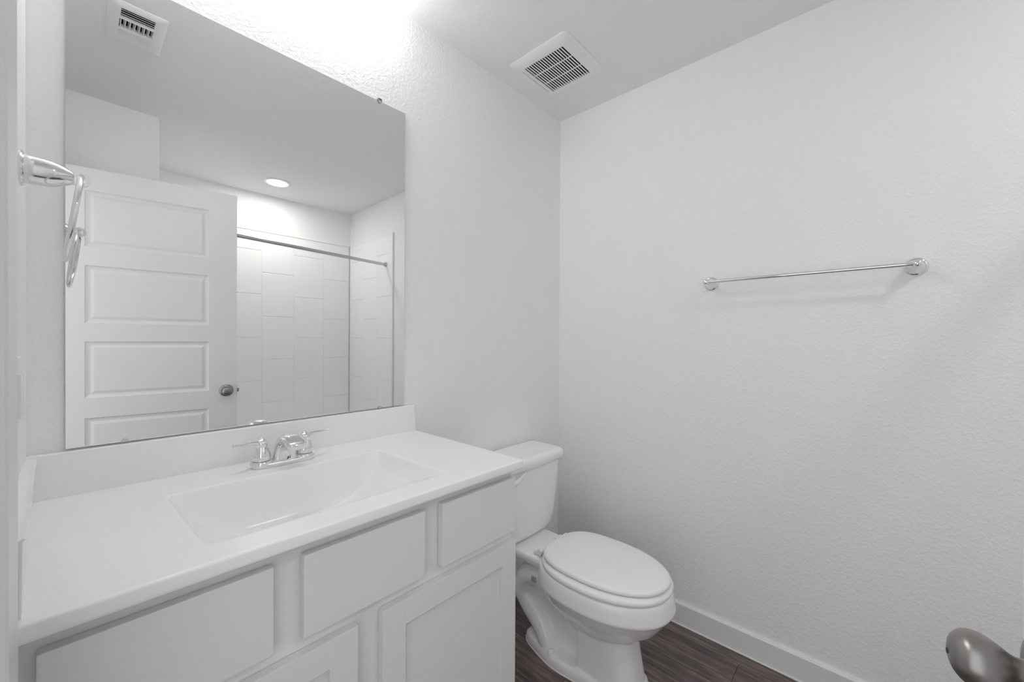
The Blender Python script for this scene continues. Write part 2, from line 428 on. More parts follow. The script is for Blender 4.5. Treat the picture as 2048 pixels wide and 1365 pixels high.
for A, B in zip(ring, ring[1:]):
    for k in range(len(cols) - 1):
        vs = [A[k], A[k + 1], B[k + 1], B[k]]; u = []
        for q in vs:
            if q not in u: u.append(q)
        if len(u) >= 3:
            try: top_bm.faces.new(u)
            except ValueError: pass
ct = thing('countertop', (0.456, -0.26, 0.877), 'white glossy vanity countertop with integral rectangular sink and backsplash', 'countertop')
obj('slab', top_bm, 'marble', ct, True, 60, recalc=True)
obj('sink_basin', bas_bm, 'marble', ct, True)
bm = bmesh.new(); box(bm, -0.0125, 0.910, -0.020, -0.0008, CZ - 0.002, 0.9965, 0.003, 3)
for v in bm.verts:
    if v.co.x > 0.5: v.co.x += 0.007 * (0.9965 - v.co.z) / 0.095
obj('backsplash', bm, 'marble', ct, True, 40)
bm = bmesh.new(); box(bm, 0, 1, 0, 1, 0, 1, 0)
for v in bm.verts:   # leaning side splash between measured corners
    a = v.co.copy(); t = a.y                    # t: 0 back, 1 front
    y = -0.0205 + (-0.535 + 0.0205) * t
    bot = -0.0070 + 0.0190 * t; top = 0.0010 + 0.0120 * t
    x = (bot + (top - bot) * a.z) if a.x > 0.5 else xl(y) + 0.0004
    v.co = Vector((x, y, CZ - 0.001 + (0.0965) * a.z))
bmesh.ops.bevel(bm, geom=bm.edges[:], offset=0.002, segments=2, affect='EDGES')
obj('side_splash', bm, 'marble', ct, True, 40)

# ------------------------------------------------------------------ faucet
FX, FYC = 0.441, -0.092
fa = thing('faucet', (FX, FYC, CZ), 'two-handle chrome centerset faucet on the white countertop behind the sink', 'faucet')
bm = bmesh.new()
out = rrect(0.079, 0.026, 0.0255, 8)
loft(bm, [[Vector((FX + x * s, FYC + y * s, CZ + z)) for x, y in out] for z, s in ((0.0003, 0.985), (0.002, 1.0), (0.007, 0.985), (0.0105, 0.93), (0.0112, 0.86))])
obj('base_plate', bm, 'chrome', fa, True, 35)
for sx, tipy in ((-1, -0.018), (1, 0.006)):
    hx = FX + sx * 0.0535
    bm = bmesh.new()
    lathe(bm, (hx, FYC, CZ), (0, 0, 1), [(0.004, 0.0262), (0.010, 0.0262), (0.015, 0.0248), (0.0172, 0.0232), (0.0172, 0.018)], 40)
    hb = obj('handle', bm, 'chrome', fa, True, 35)
    bm = bmesh.new()
    prof = catmull([(0.0176, 0.0205), (0.0190, 0.0217), (0.030, 0.0213), (0.040, 0.0192), (0.048, 0.0165), (0.054, 0.0145), (0.058, 0.0150), (0.064, 0.0148), (0.070, 0.0118), (0.0735, 0.0075)], 4) + [(0.0755, 0.0072), (0.077, 0.0055), (0.0775, 0.0)]
    lathe(bm, (hx, FYC, CZ), (0, 0, 1), prof, 40)
    obj('bell', bm, 'chrome', hb, True, 45)
    bm = bmesh.new()
    pts = catmull([(hx + sx * 0.004, FYC, CZ + 0.063), (hx + sx * 0.018, FYC + tipy * .25, CZ + 0.0665), (hx + sx * 0.034, FYC + tipy * .5, CZ + 0.0685), (hx + sx * 0.050, FYC + tipy * .78, CZ + 0.0675), (hx + sx * 0.064, FYC + tipy, CZ + 0.0695), (hx + sx * 0.0685, FYC + tipy * 1.06, CZ + 0.070)], 5)
    n = len(pts); rad = [0.0095 - 0.0042 * min(1, i / (n * 0.4)) + (0.0018 * max(0, (i / n - 0.5) / 0.5)) for i in range(n)]; rad[-1] *= 0.4; rad[-2] *= 0.85
    tube(bm, pts, rad, 18, flat=(1.2, 0.72))
    obj('lever', bm, 'chrome', hb, True, 60)
bm = bmesh.new()
sec = [(-0.095, 0.9062, 0.0310, 0.0220), (-0.096, 0.915, 0.0295, 0.0210), (-0.099, 0.932, 0.0270, 0.0190), (-0.105, 0.949, 0.0252, 0.0170), (-0.116, 0.963, 0.0246, 0.0155),
       (-0.133, 0.9715, 0.0244, 0.0140), (-0.155, 0.9735, 0.0244, 0.0128), (-0.176, 0.9705, 0.0242, 0.0120), (-0.192, 0.9660, 0.0232, 0.0112), (-0.200, 0.9630, 0.0190, 0.0085), (-0.2025, 0.9620, 0.0120, 0.0045)]
sec = catmull(sec, 4); rings = []
for i, (y, z, hw, ht) in enumerate(sec):
    a = sec[max(0, i - 1)]; b = sec[min(len(sec) - 1, i + 1)]
    d = Vector((0, b[0] - a[0], b[1] - a[1])).normalized()
    if i == 0: d = Vector((0, 0, 1))
    nrm = Vector((0, d.z, -d.y))
    ring = []
    for k in range(36):
        t = 2 * math.pi * k / 36; c, s = math.cos(t), math.sin(t)
        px = abs(c) ** 0.62 * (1 if c >= 0 else -1); py = abs(s) ** 0.62 * (1 if s >= 0 else -1)
        ring.append(Vector((FX, y, z)) + Vector((1, 0, 0)) * px * hw + nrm * py * ht)
    rings.append(ring)
loft(bm, rings)
sp = obj('spout', bm, 'chrome', fa, True, 50)
bm = bmesh.new(); lathe(bm, (FX, -0.182, 0.958), (0, -0.2, -1), [(0, 0.011), (0.006, 0.0105), (0.0065, 0.009), (0.0050, 0.0088), (0.0050, 0)], 28)
obj('aerator', bm, 'chrome', sp, True, 40)
bm = bmesh.new()      # small dark badge marks on the front face of the spout column
yb = -0.1172
for pts in (((-0.0035, 0.000), (0.0000, 0.0085), (0.0012, 0.0055), (-0.0008, 0.000)), ((0.0024, 0.0015), (0.0036, 0.0060), (0.0046, 0.0100), (0.0052, 0.0098), (0.0042, 0.0015))):
    ro = [[Vector((FX + 0.004 + x, yb - 0.0006 * q, 0.9155 + z)) for x, z in pts] for q in (-4, 1)]
    loft(bm, ro)
obj('badge', bm, 'ink', sp)

# ------------------------------------------------------------------ mirror
mi = thing('mirror', (0.456, -0.0, 1.0), 'large frameless rectangular wall mirror above the vanity backsplash', 'mirror')
MX0, MX1, MZ0, MZ1 = 0.041, 0.8715, 1.0005, 2.0695
bm = bmesh.new(); box(bm, MX0, MX1, -0.0075, -0.0022, MZ0, MZ1, 0.0)
gl = obj('glass', bm, 'edge', mi)
gl.data.materials.append(M['mirror'])
for p in gl.data.polygons:
    if p.normal.y < -0.9: p.material_index = 1
for cx, cz in ((0.133, 1.0), (0.776, 1.0), (0.770, 2.07)):
    bm = bmesh.new(); up = 1 if cz < 1.5 else -1
    lathe(bm, (cx, -0.0004, cz - up * 0.004), (0, -1, 0), [(0, 0.0085), (0.0018, 0.0085)], 24) if up < 0 else None
    loft(bm, [[Vector((cx + 0.008 * math.cos(math.pi * k / 12), yy, cz + up * (-0.003 + 0.010 * math.sin(math.pi * k / 12)))) for k in range(13)] for yy in (-0.0078, -0.0118)])
    if up < 0: box(bm, cx - 0.007, cx + 0.007, -0.012, -0.0004, cz + 0.0002, cz + 0.008, 0.0015, 2)
    cl = obj('clip', bm, 'clear', mi, True, 40)
    if up < 0:
        bm = bmesh.new(); lathe(bm, (cx, -0.0115, cz + 0.0045), (0, -1, 0), [(0, 0.0026), (0.0016, 0.0024), (0.002, 0.0)], 16); obj('screw', bm, 'ink', cl, True, 40)

# ------------------------------------------------------------------ towel bar on the right wall
tb = thing('towel_bar', (W, -1.078, 1.482), 'chrome single towel bar mounted on the right wall beside the toilet', 'towel bar')
for y in (-0.777, -1.380):
    bm = bmesh.new()
    lathe(bm, (W, y, 1.481), (-1, 0, 0), [(0.0005, 0.0285), (0.003, 0.0285), (0.0055, 0.0270), (0.0075, 0.0245), (0.0080, 0.0235)], 48)
    r = obj('mounting_flange', bm, 'chrome', tb, True, 35)
    bm = bmesh.new()
    lathe(bm, (W, y, 1.481), (-1, 0, 0), catmull([(0.008, 0.0232), (0.014, 0.0212), (0.030, 0.0168), (0.046, 0.0132), (0.058, 0.0112)], 4) + catmull([(0.0585, 0.0110), (0.060, 0.0116), (0.066, 0.0121), (0.073, 0.0112), (0.0785, 0.0078), (0.0805, 0.003), (0.0807, 0)], 4), 48)
    obj('post', bm, 'chrome', r, True, 50)
bm = bmesh.new(); tube(bm, [(W - 0.068, -0.780, 1.481), (W - 0.068, -1.377, 1.481)], 0.0066, 24); obj('bar', bm, 'chrome', tb, True, 50)

# ------------------------------------------------------------------ towel ring on the left wall
RY = -0.265; RZ = 1.516
RX = -0.006
tr = thing('towel_ring', (RX, RY, RZ), 'chrome towel ring on the left wall beside the mirror edge', 'towel ring')
bm = bmesh.new(); lathe(bm, (RX, RY, RZ), (1, 0, 0), [(0.0005, 0.0285), (0.003, 0.0285), (0.0050, 0.027), (0.0058, 0.0245), (0.0062, 0.023)], 48); obj('mounting_flange', bm, 'chrome', tr, True, 35)
bm = bmesh.new(); lathe(bm, (RX, RY, RZ), (1, 0, 0), catmull([(0.006, 0.0232), (0.014, 0.0232), (0.026, 0.0226), (0.038, 0.0205), (0.048, 0.0168), (0.055, 0.0130), (0.0585, 0.0108)], 4) + [(0.0598, 0.0100), (0.0604, 0.0088), (0.0606, 0)], 48); obj('post', bm, 'chrome', tr, True, 50)
bm = bmesh.new()      # flat eye the ring passes through (rounded tab along x)
tab = []
for k in range(17):
    a = math.radians(-90 + 180 * k / 16); tab.append((0.0620 + 0.0125 * math.cos(a), 0.0125 * math.sin(a)))
tab += [(0.0490, 0.0090), (0.0490, -0.0090)]
hole = [(0.0620 + 0.0070 * math.cos(2 * math.pi * k / 24), 0.0070 * math.sin(2 * math.pi * k / 24)) for k in range(24)]
tilt = 0.10
def tp(x, z, y): return Vector((x, RY + y, RZ + z))
fr = [bm.verts.new(tp(x, z, -0.0030)) for x, z in tab]; bk = [bm.verts.new(tp(x, z, 0.0030)) for x, z in tab]
hf = [bm.verts.new(tp(x, z, -0.0030)) for x, z in hole]; hk = [bm.verts.new(tp(x, z, 0.0030)) for x, z in hole]
for A in (fr, bk, hf, hk):
    for k in range(len(A)):
        bm.edges.new((A[k], A[(k + 1) % len(A)]))
for O, I in ((fr, hf), (bk, hk)):
    es = [e for e in bm.edges if (e.verts[0] in O or e.verts[0] in I) and (e.verts[1] in O or e.verts[1] in I)]
    bmesh.ops.triangle_fill(bm, edges=es, use_beauty=True)
for A, B in ((fr, bk), (hf, hk)):
    n = len(A)
    for k in range(n):
        try: bm.faces.new((A[k], A[(k + 1) % n], B[(k + 1) % n], B[k]))
        except ValueError: pass
obj('eye', bm, 'chrome', tr, True, 30)
bm = bmesh.new()
ax = Vector((1, 0.05, 0.10)).normalized()
R0 = 0.073
cdir = Vector((-0.10, 0, -1)).normalized()
rot = math.radians(2.0)
rc = Vector((0.0622, RY, RZ + 0.003)) + Vector((-0.125, 0, -0.99)).normalized() * R0
torus(bm, rc, Matrix.Rotation(rot, 3, 'Z') @ Vector((0.99, 0.0, -0.125)), R0, 0.0042, 96, 16)
obj('ring', bm, 'chrome', tr, True)

# ------------------------------------------------------------------ wall plate on the left wall
sw = thing('switch_plate', (xl(-0.308), -0.308, 1.152), 'white double switch plate on the left wall above the side splash', 'switch plate')
bm = bmesh.new(); box(bm, xl(-0.308) - 0.0003, xl(-0.308) + 0.0072, -0.366, -0.250, 1.094, 1.210, 0.0025, 3); obj('plate', bm, 'plastic', sw, True, 40)
for y in (-0.331, -0.285):
    bm = bmesh.new(); box(bm, xl(-0.308) + 0.006, xl(-0.308) + 0.0105, y - 0.0165, y + 0.0165, 1.119, 1.185, 0.0015, 2); obj('rocker', bm, 'plastic', sw, True, 40)

# ------------------------------------------------------------------ exhaust fan grille on the ceiling
ev = thing('exhaust_fan', (1.47, -0.245, H), 'square white slotted exhaust fan grille on the ceiling above the toilet', 'vent')
def plate_with_hole(bm, x0, x1, y0, y1, hx0, hx1, hy0, hy1, zt, zb, rad=0.012, inset=0.010, lip=0.004):
    cx, cy = (x0 + x1) / 2, (y0 + y1) / 2; n = 6
    o1 = [Vector((cx + x, cy + y, zt)) for x, y in rrect((x1 - x0) / 2, (y1 - y0) / 2, rad, n)]
    o2 = [Vector((cx + x, cy + y, zt - lip)) for x, y in rrect((x1 - x0) / 2, (y1 - y0) / 2, rad, n)]
    o3 = [Vector((cx + x, cy + y, zb)) for x, y in rrect((x1 - x0) / 2 - inset, (y1 - y0) / 2 - inset, rad, n)]
    hcx, hcy = (hx0 + hx1) / 2, (hy0 + hy1) / 2
    i1 = [Vector((hcx + x, hcy + y, zb)) for x, y in rrect((hx1 - hx0) / 2, (hy1 - hy0) / 2, 0.003, n)]
    i2 = [Vector((v.x, v.y, zt)) for v in i1]
    loft(bm, [o1, o2, o3, i1, i2], cap=False, closed=True)
bm = bmesh.new()
plate_with_hole(bm, 1.330, 1.650, -0.397, -0.088, 1.384, 1.596, -0.3445, -0.1370, H - 0.0005, H - 0.0105, 0.022, 0.022, 0.002)
obj('cover', bm, 'plastic', ev, True, 30)
bm = bmesh.new(); ns = 17; p = (0.3445 - 0.1370) / ns
for k in range(ns + 1):
    y = -0.3445 + p * k; box(bm, 1.3835, 1.5965, y - p * 0.22, y + p * 0.22, H - 0.0103, H - 0.0075, 0.0006, 1)
for x in (1.454, 1.526): box(bm, x - 0.0018, x + 0.0018, -0.345, -0.1365, H - 0.0101, H - 0.0080)
obj('slats', bm, 'plastic', ev)
bm = bmesh.new()
x0, x1, y0, y1 = VX0 + 0.002, VX1 - 0.002, VY0 + 0.002, VY1 - 0.002
for a in ((x0, x1, y0, y0 + 0.002, H + 0.0, H + 0.1), (x0, x1, y1 - 0.002, y1, H, H + 0.1), (x0, x0 + 0.002, y0, y1, H, H + 0.1), (x1 - 0.002, x1, y0, y1, H, H + 0.1), (x0, x1, y0, y1, H + 0.098, H + 0.1)): box(bm, *a)
obj('housing', bm, 'dark', ev)
bm = bmesh.new(); box(bm, 1.395, 1.585, -0.1235, -0.1215, H - 0.0108, H - 0.0100); 
obj('seam', bm, 'greymark', ev)

# ------------------------------------------------------------------ supply register (seen in the mirror)
rg = thing('air_register', (0.214, -0.85, H), 'white ceiling air register with curved vanes, seen in the mirror top left', 'vent')
bm = bmesh.new()
plate_with_hole(bm, 0.133, 0.295, -0.985, -0.712, 0.166, 0.262, -0.938, -0.745, H - 0.0005, H - 0.008, 0.008, 0.010, 0.002)
obj('frame', bm, 'plastic', rg, True, 30)
bm = bmesh.new()
for k in range(5):   # long louvres
    y = -0.7445 - 0.0135 * k
    loft(bm, [[Vector((x, y + dy, H + dz)) for dy, dz in ((0.0045, -0.0085), (0.0065, -0.0080), (-0.0045, -0.0022), (-0.0060, -0.0030))] for x in (0.166, 0.262)])
box(bm, 0.166, 0.262, -0.812, -0.804, H - 0.009, H + 0.004)
for x in (0.1655, 0.2605): box(bm, x, x + 0.002, -0.812, -0.744, H - 0.007, H + 0.004)
obj('louvers', bm, 'plastic', rg)
bm = bmesh.new()
for k in range(5):
    y = -0.884 - 0.0125 * k
    loft(bm, [[Vector((x, y + dy, H + dz)) for dy, dz in ((-0.0045, -0.0085), (-0.0065, -0.0080), (0.0040, -0.0022), (0.0055, -0.0030))] for x in (0.166, 0.262)])
box(bm, 0.166, 0.262, -0.884, -0.868, H - 0.009, H + 0.004)
for x in (0.1655, 0.2605): box(bm, x, x + 0.002, -0.940, -0.868, H - 0.007, H + 0.004)
obj('louvers', bm, 'plastic', rg)
bm = bmesh.new()
for k in range(8):
    x = 0.168 + 0.0131 * k
    loft(bm, [[Vector((x + dx, y, H + dz)) for dx, dz in ((0.002, -0.009), (0.0035, -0.009), (-0.002, 0.008), (-0.0035, 0.008))] for y in (-0.869, -0.811)])
obj('vanes', bm, 'plastic', rg)
bm = bmesh.new()
x0, x1, y0, y1 = RX0 + 0.002, RX1 - 0.002, RY0 + 0.002, RY1 - 0.002
for a in ((x0, x1, y0, y0 + 0.002, H, H + 0.08), (x0, x1, y1 - 0.002, y1, H, H + 0.08), (x0, x0 + 0.002, y0, y1, H, H + 0.08), (x1 - 0.002, x1, y0, y1, H, H + 0.08), (x0, x1, y0, y1, H + 0.078, H + 0.08)): box(bm, *a)
obj('duct_boot', bm, 'dark', rg)

# ------------------------------------------------------------------ recessed light over the tub
LX, LY = 1.098, -2.128
dl = thing('recessed_light', (LX, LY, H), 'round lit recessed ceiling light over the shower, seen in the mirror', 'ceiling light')
bm = bmesh.new(); lathe(bm, (LX, LY, H), (0, 0, -1), [(0.0004, 0.070), (0.0004, 0.094), (0.003, 0.094), (0.007, 0.088), (0.008, 0.074), (0.006, 0.0705)], 64); obj('trim_ring', bm, 'plastic', dl, True, 40)
bm = bmesh.new(); lathe(bm, (LX, LY, H), (0, 0, -1), [(0.0015, 0.0702), (0.0055, 0.0700), (0.0070, 0.06), (0.0078, 0.03), (0.008, 0.0)], 48); obj('lens', bm, 'lens', dl, True, 40)

# ------------------------------------------------------------------ vanity light above the mirror
vl = thing('vanity_light', (0.48, -0.005, 2.40), 'two-globe chrome vanity light on the wall above the mirror', 'wall light')
bm = bmesh.new(); box(bm, 0.37, 0.59, -0.022, -0.0005, 2.375, 2.432, 0.004, 2); obj('back_plate', bm, 'chrome', vl, True, 40)
bm = bmesh.new(); tube(bm, [(0.29, -0.055, 2.424), (0.67, -0.055, 2.424)], 0.0075, 16); tube(bm, [(0.48, -0.02, 2.418), (0.48, -0.056, 2.424)], 0.008, 16, up=(1, 0, 0)); obj('bar', bm, 'chrome', vl, True, 50)
for x in (0.32, 0.64):
    bm = bmesh.new(); lathe(bm, (x, -0.055, 2.420), (0, 0, -1), [(0, 0.010), (0.006, 0.016), (0.018, 0.018), (0.018, 0)], 24); s = obj('socket', bm, 'chrome', vl, True, 40)
    bm = bmesh.new(); bmesh.ops.create_uvsphere(bm, u_segments=32, v_segments=20, radius=0.029)
    for v in bm.verts: v.co += Vector((x, -0.055, 2.377))
    obj('globe', bm, 'bulb', s, True)

# ------------------------------------------------------------------ tub, surround and shower rod (seen in the mirror)
TX0, TX1, TY0, TY1 = 0.366, W - 0.001, -2.4985, -1.725
tu = thing('bathtub', (1.1, -2.11, 0), 'white alcove bathtub behind the door, below the shower surround', 'bathtub')
bm = bmesh.new()
cx, cy = (TX0 + TX1) / 2, (TY0 + TY1) / 2; hw, hd = (TX1 - TX0) / 2, (TY1 - TY0) / 2
def rr(w, d, r, z): return [Vector((cx + x, cy + y, z)) for x, y in rrect(w, d, r, 8)]
loft(bm, [rr(hw, hd, 0.01, 0.0), rr(hw, hd, 0.01, 0.40), rr(hw - 0.004, hd - 0.004, 0.012, 0.41), rr(hw - 0.06, hd - 0.07, 0.09, 0.41), rr(hw - 0.07, hd - 0.08, 0.09, 0.40), rr(hw - 0.12, hd - 0.11, 0.10, 0.12), rr(hw - 0.17, hd - 0.15, 0.10, 0.08)])
obj('tub_shell', bm, 'acrylic', tu, True, 40)
ss = thing('shower_surround', (1.1, -2.49, 0.41), 'white tile-pattern acrylic shower surround panels behind the door', 'shower surround')
SZ0, SZ1 = 0.4102, 2.128
def panel(name, horiz, cols, joints):
    """horiz: maps (s, d, z) to a point; cols: column boundaries; joints: list of joint heights per column"""
    bm = bmesh.new(); g = 0.0016
    def slab(s0, s1, z0, z1, d0, d1, bev):
        r = bmesh.ops.create_cube(bm, size=1.0); vs = r['verts']
        for v in vs: v.co = Vector(((s0 + s1) / 2 + v.co.x * (s1 - s0), (d0 + d1) / 2 + v.co.y * (d1 - d0), (z0 + z1) / 2 + v.co.z * (z1 - z0)))
        if bev: 
            es = list({e for v in vs for e in v.link_edges if all(abs(w.co.y - d1) < 1e-6 for w in e.verts)})
            bmesh.ops.bevel(bm, geom=es, offset=bev, segments=1, affect='EDGES')
    slab(cols[0], cols[-1], SZ0, SZ1, 0.001, 0.007, 0.003)
    for i in range(len(cols) - 1):
        js = [SZ0] + [z for z in joints[i % len(joints)] if SZ0 + 0.05 < z < SZ1 - 0.06] + [SZ1 - 0.05]
        for a, b in zip(js, js[1:]): slab(cols[i] + 0.0008, cols[i + 1] - 0.0008, a + 0.0026, b - 0.0026, 0.0068, 0.0100, 0.0022)
    for v in bm.verts: v.co = horiz(*v.co)
    return obj(name, bm, 'acrylic', ss)
JA = [0.527, 0.887, 1.247, 1.606, 1.967]; JB = [0.703, 1.064, 1.426, 1.789]
panel('back_panel', lambda s, d, z: Vector((s, -2.50 + d, z)), [0.372, 0.609, 0.855, 1.094, 1.343, 1.598, 1.836], [JA, JB])
panel('side_panel', lambda s, d, z: Vector((W - d, s, z)), [-2.485, -2.456, -2.214, -1.970, -1.726], [[], JA, [z - 0.006 for z in JB], JA])
panel('side_panel', lambda s, d, z: Vector((0.363 + d, s, z)), [-2.485, -2.456, -2.214, -1.970, -1.726], [[], JA, [z - 0.006 for z in JB], JA])
bm = bmesh.new()
box(bm, W - 0.016, W - 0.0008, -1.7255, -1.712, SZ0, SZ1 + 0.012, 0.004, 2)
obj('edge_flange', bm, 'acrylic', ss, True, 40)
bm = bmesh.new(); box(bm, 0.3634, 0.378, -1.7255, -1.712, SZ0, SZ1 + 0.012, 0.004, 2)
obj('edge_flange', bm, 'acrylic', ss, True, 40)
bm = bmesh.new(); box(bm, 0.366, W - 0.002, -2.4995, -2.488, SZ1 - 0.002, SZ1 + 0.010, 0.004, 2); obj('top_ledge', bm, 'acrylic', ss, True, 40)
sr = thing('shower_rod', (1.1, -1.823, 1.88), 'straight metal shower curtain rod in front of the surround, seen in the mirror', 'shower rod')
RA, RB = Vector((W - 0.0106, -1.823, 1.878)), Vector((0.3736, -1.823, 1.929))
bm = bmesh.new(); tube(bm, [RA + (RB - RA) * 0.004, RB], 0.0125, 24); obj('rod', bm, 'brushed', sr, True, 50)
for p, d in ((RA, (-1, 0, 0)), (RB, (1, 0, 0))):
    bm = bmesh.new(); lathe(bm, p, d, [(0.0002, 0.023), (0.004, 0.023), (0.012, 0.017), (0.020, 0.015), (0.020, 0.0128)], 32); obj('end_flange', bm, 'chrome', sr, True, 40)

# ------------------------------------------------------------------ toilet
TC = 1.382
to = thing('toilet', (TC, -0.40, 0), 'white two-piece elongated toilet with closed lid between vanity and right wall', 'toilet')
def egg(cxx, tc, hw, tf, tb, z, n=64, pb=2.5, pf=2.15):
    out = []
    for k in range(n):
        a = 2 * math.pi * k / n; c, s = math.cos(a), math.sin(a)
        p = pf if s >= 0 else pb
        x = hw * abs(c) ** (2 / p) * (1 if c >= 0 else -1); y = (tf if s >= 0 else tb) * abs(s) ** (2 / p) * (1 if s >= 0 else -1)
        out.append(Vector((cxx + x, -(tc + y), z)))
    return out
def remeshed(bm, voxel, name, m, parent, smooth_iter=6):
    bmesh.ops.recalc_face_normals(bm, faces=bm.faces[:])
    me = bpy.data.meshes.new('tmp'); bm.to_mesh(me); bm.free()
    o = bpy.data.objects.new('tmp', me); COL.objects.link(o)
    md = o.modifiers.new('r', 'REMESH'); md.mode = 'VOXEL'; md.voxel_size = voxel; md.use_smooth_shade = True
    ms = o.modifiers.new('s', 'SMOOTH'); ms.iterations = smooth_iter; ms.factor = 0.5
    dg = bpy.context.evaluated_depsgraph_get(); ev2 = o.evaluated_get(dg)
    me2 = bpy.data.meshes.new_from_object(ev2); me2.name = name; bpy.data.objects.remove(o); bpy.data.meshes.remove(me)
    me2.materials.clear(); me2.materials.append(M[m])
    for p in me2.polygons: p.use_smooth = True
    o2 = bpy.data.objects.new(name, me2); COL.objects.link(o2); o2.parent = parent; o2.location = -Vector(parent.location)
    return o2
bm = bmesh.new()
# bowl: rim band, tuck under, down to the waist
loft(bm, [egg(TC, 0.53, 0.060, 0.115, 0.12, 0.15), egg(TC, 0.53, 0.086, 0.143, 0.160, 0.188), egg(TC, 0.53, 0.118, 0.185, 0.195, 0.224), egg(TC, 0.53, 0.148, 0.222, 0.213, 0.255),
          egg(TC, 0.53, 0.166, 0.243, 0.223, 0.284), egg(TC, 0.53, 0.181, 0.262, 0.231, 0.312), egg(TC, 0.53, 0.1885, 0.2725, 0.234, 0.325), egg(TC, 0.53, 0.1890, 0.2730, 0.234, 0.331), egg(TC, 0.53, 0.186, 0.266, 0.232, 0.365), egg(TC, 0.53, 0.183, 0.262, 0.228, 0.380), egg(TC, 0.53, 0.178, 0.256, 0.226, 0.3865)])
# rear deck under the tank
def slabring(hw0, hw1, t0, t1, z, r=0.02):
    pts = rrect(0.5, 0.5, 0.12, 6); out = []
    for x, y in pts:
        t = t0 + (y + 0.5) * (t1 - t0); hw = hw0 + (hw1 - hw0) * (y + 0.5)
        out.append(Vector((TC + x * 2 * hw, -t, z)))
    return out
loft(bm, [slabring(0.085, 0.085, 0.06, 0.40, 0.335), slabring(0.112, 0.108, 0.045, 0.41, 0.352), slabring(0.118, 0.112, 0.04, 0.42, 0.372), slabring(0.114, 0.108, 0.045, 0.42, 0.3855)])
# front pedestal
def ped(hwf, hwb, tf, tb, z):
    o = [(-hwb, tb), (-hwb, 0.47), (-hwf - 0.003, 0.486), (-hwf - 0.003, tf - 0.085)]
    for k in range(1, 16):
        a = math.pi * k / 16; c, q = math.cos(a), math.sin(a)
        o.append((-(hwf + 0.003) * abs(c) ** 0.72 * (1 if c >= 0 else -1), tf - 0.085 + 0.085 * q ** 0.72))
    o += [(hwf + 0.003, tf - 0.085), (hwf + 0.003, 0.486), (hwb, 0.47), (hwb, tb)]
    return [Vector((TC + x, -t, z)) for x, t in o]
loft(bm, [ped(0.086, 0.045, 0.700, 0.30, 0.0), ped(0.083, 0.045, 0.697, 0.30, 0.03), ped(0.076, 0.042, 0.680, 0.30, 0.13), ped(0.072, 0.042, 0.672, 0.30, 0.20), ped(0.070, 0.038, 0.660, 0.32, 0.235), ped(0.055, 0.030, 0.630, 0.35, 0.262)])
# foot flange
foot = [(-0.050, 0.215), (-0.072, 0.240), (-0.089, 0.285), (-0.106, 0.35), (-0.113, 0.41), (-0.106, 0.49), (-0.096, 0.58), (-0.083, 0.655), (-0.070, 0.690), (-0.04, 0.703)]
foot = catmull(foot, 3); outl = foot + [(-x, t) for x, t in reversed(foot)]
def fr_(z, e, s=1.0): return [Vector((TC + x * s, -(0.45 + (t - 0.45) * s), z)) for x, t in outl]
loft(bm, [fr_(0.0, 0), fr_(0.018, 0), fr_(0.032, 0, 0.97), fr_(0.040, 0, 0.90)])
# trapway bulges on both sides, and the web between
for sx in (-1, 1):
    pts = catmull([(TC + sx * 0.030, -0.44, 0.20), (TC + sx * 0.038, -0.36, 0.255), (TC + sx * 0.045, -0.285, 0.285), (TC + sx * 0.048, -0.225, 0.265), (TC + sx * 0.048, -0.205, 0.205), (TC + sx * 0.046, -0.235, 0.150), (TC + sx * 0.046, -0.285, 0.105), (TC + sx * 0.052, -0.325, 0.060), (TC + sx * 0.055, -0.345, 0.02)], 4)
    n = len(pts); tube(bm, pts, [0.053 - 0.013 * (i / (n - 1)) for i in range(n)], 20, up=(1, 0, 0))
box(bm, TC - 0.040, TC + 0.040, -0.50, -0.24, 0.03, 0.262, 0.012, 3)
bowl = remeshed(bm, 0.0030, 'bowl', 'porcelain', to, 5)
# bolt caps
for sx in (-1, 1):
    bm = bmesh.new(); lathe(bm, (TC + sx * 0.092, -0.375, 0.030), (0, 0, 1), [(0, 0.0145), (0.010, 0.014), (0.017, 0.011), (0.021, 0.005), (0.022, 0)], 28); obj('bolt_cap', bm, 'porcelain', to, True, 50)
# caulk line round the foot
bm = bmesh.new()
loft(bm, [[Vector((TC + x * 1.022, -(0.45 + (t - 0.45) * 1.012), 0.0003)) for x, t in outl], [Vector((TC + x * 1.016, -(0.45 + (t - 0.45) * 1.009), 0.003)) for x, t in outl], [Vector((TC + x * 0.985, -(0.45 + (t - 0.45) * 0.99), 0.004)) for x, t in outl]])
obj('caulk_bead', bm, 'caulk', to)
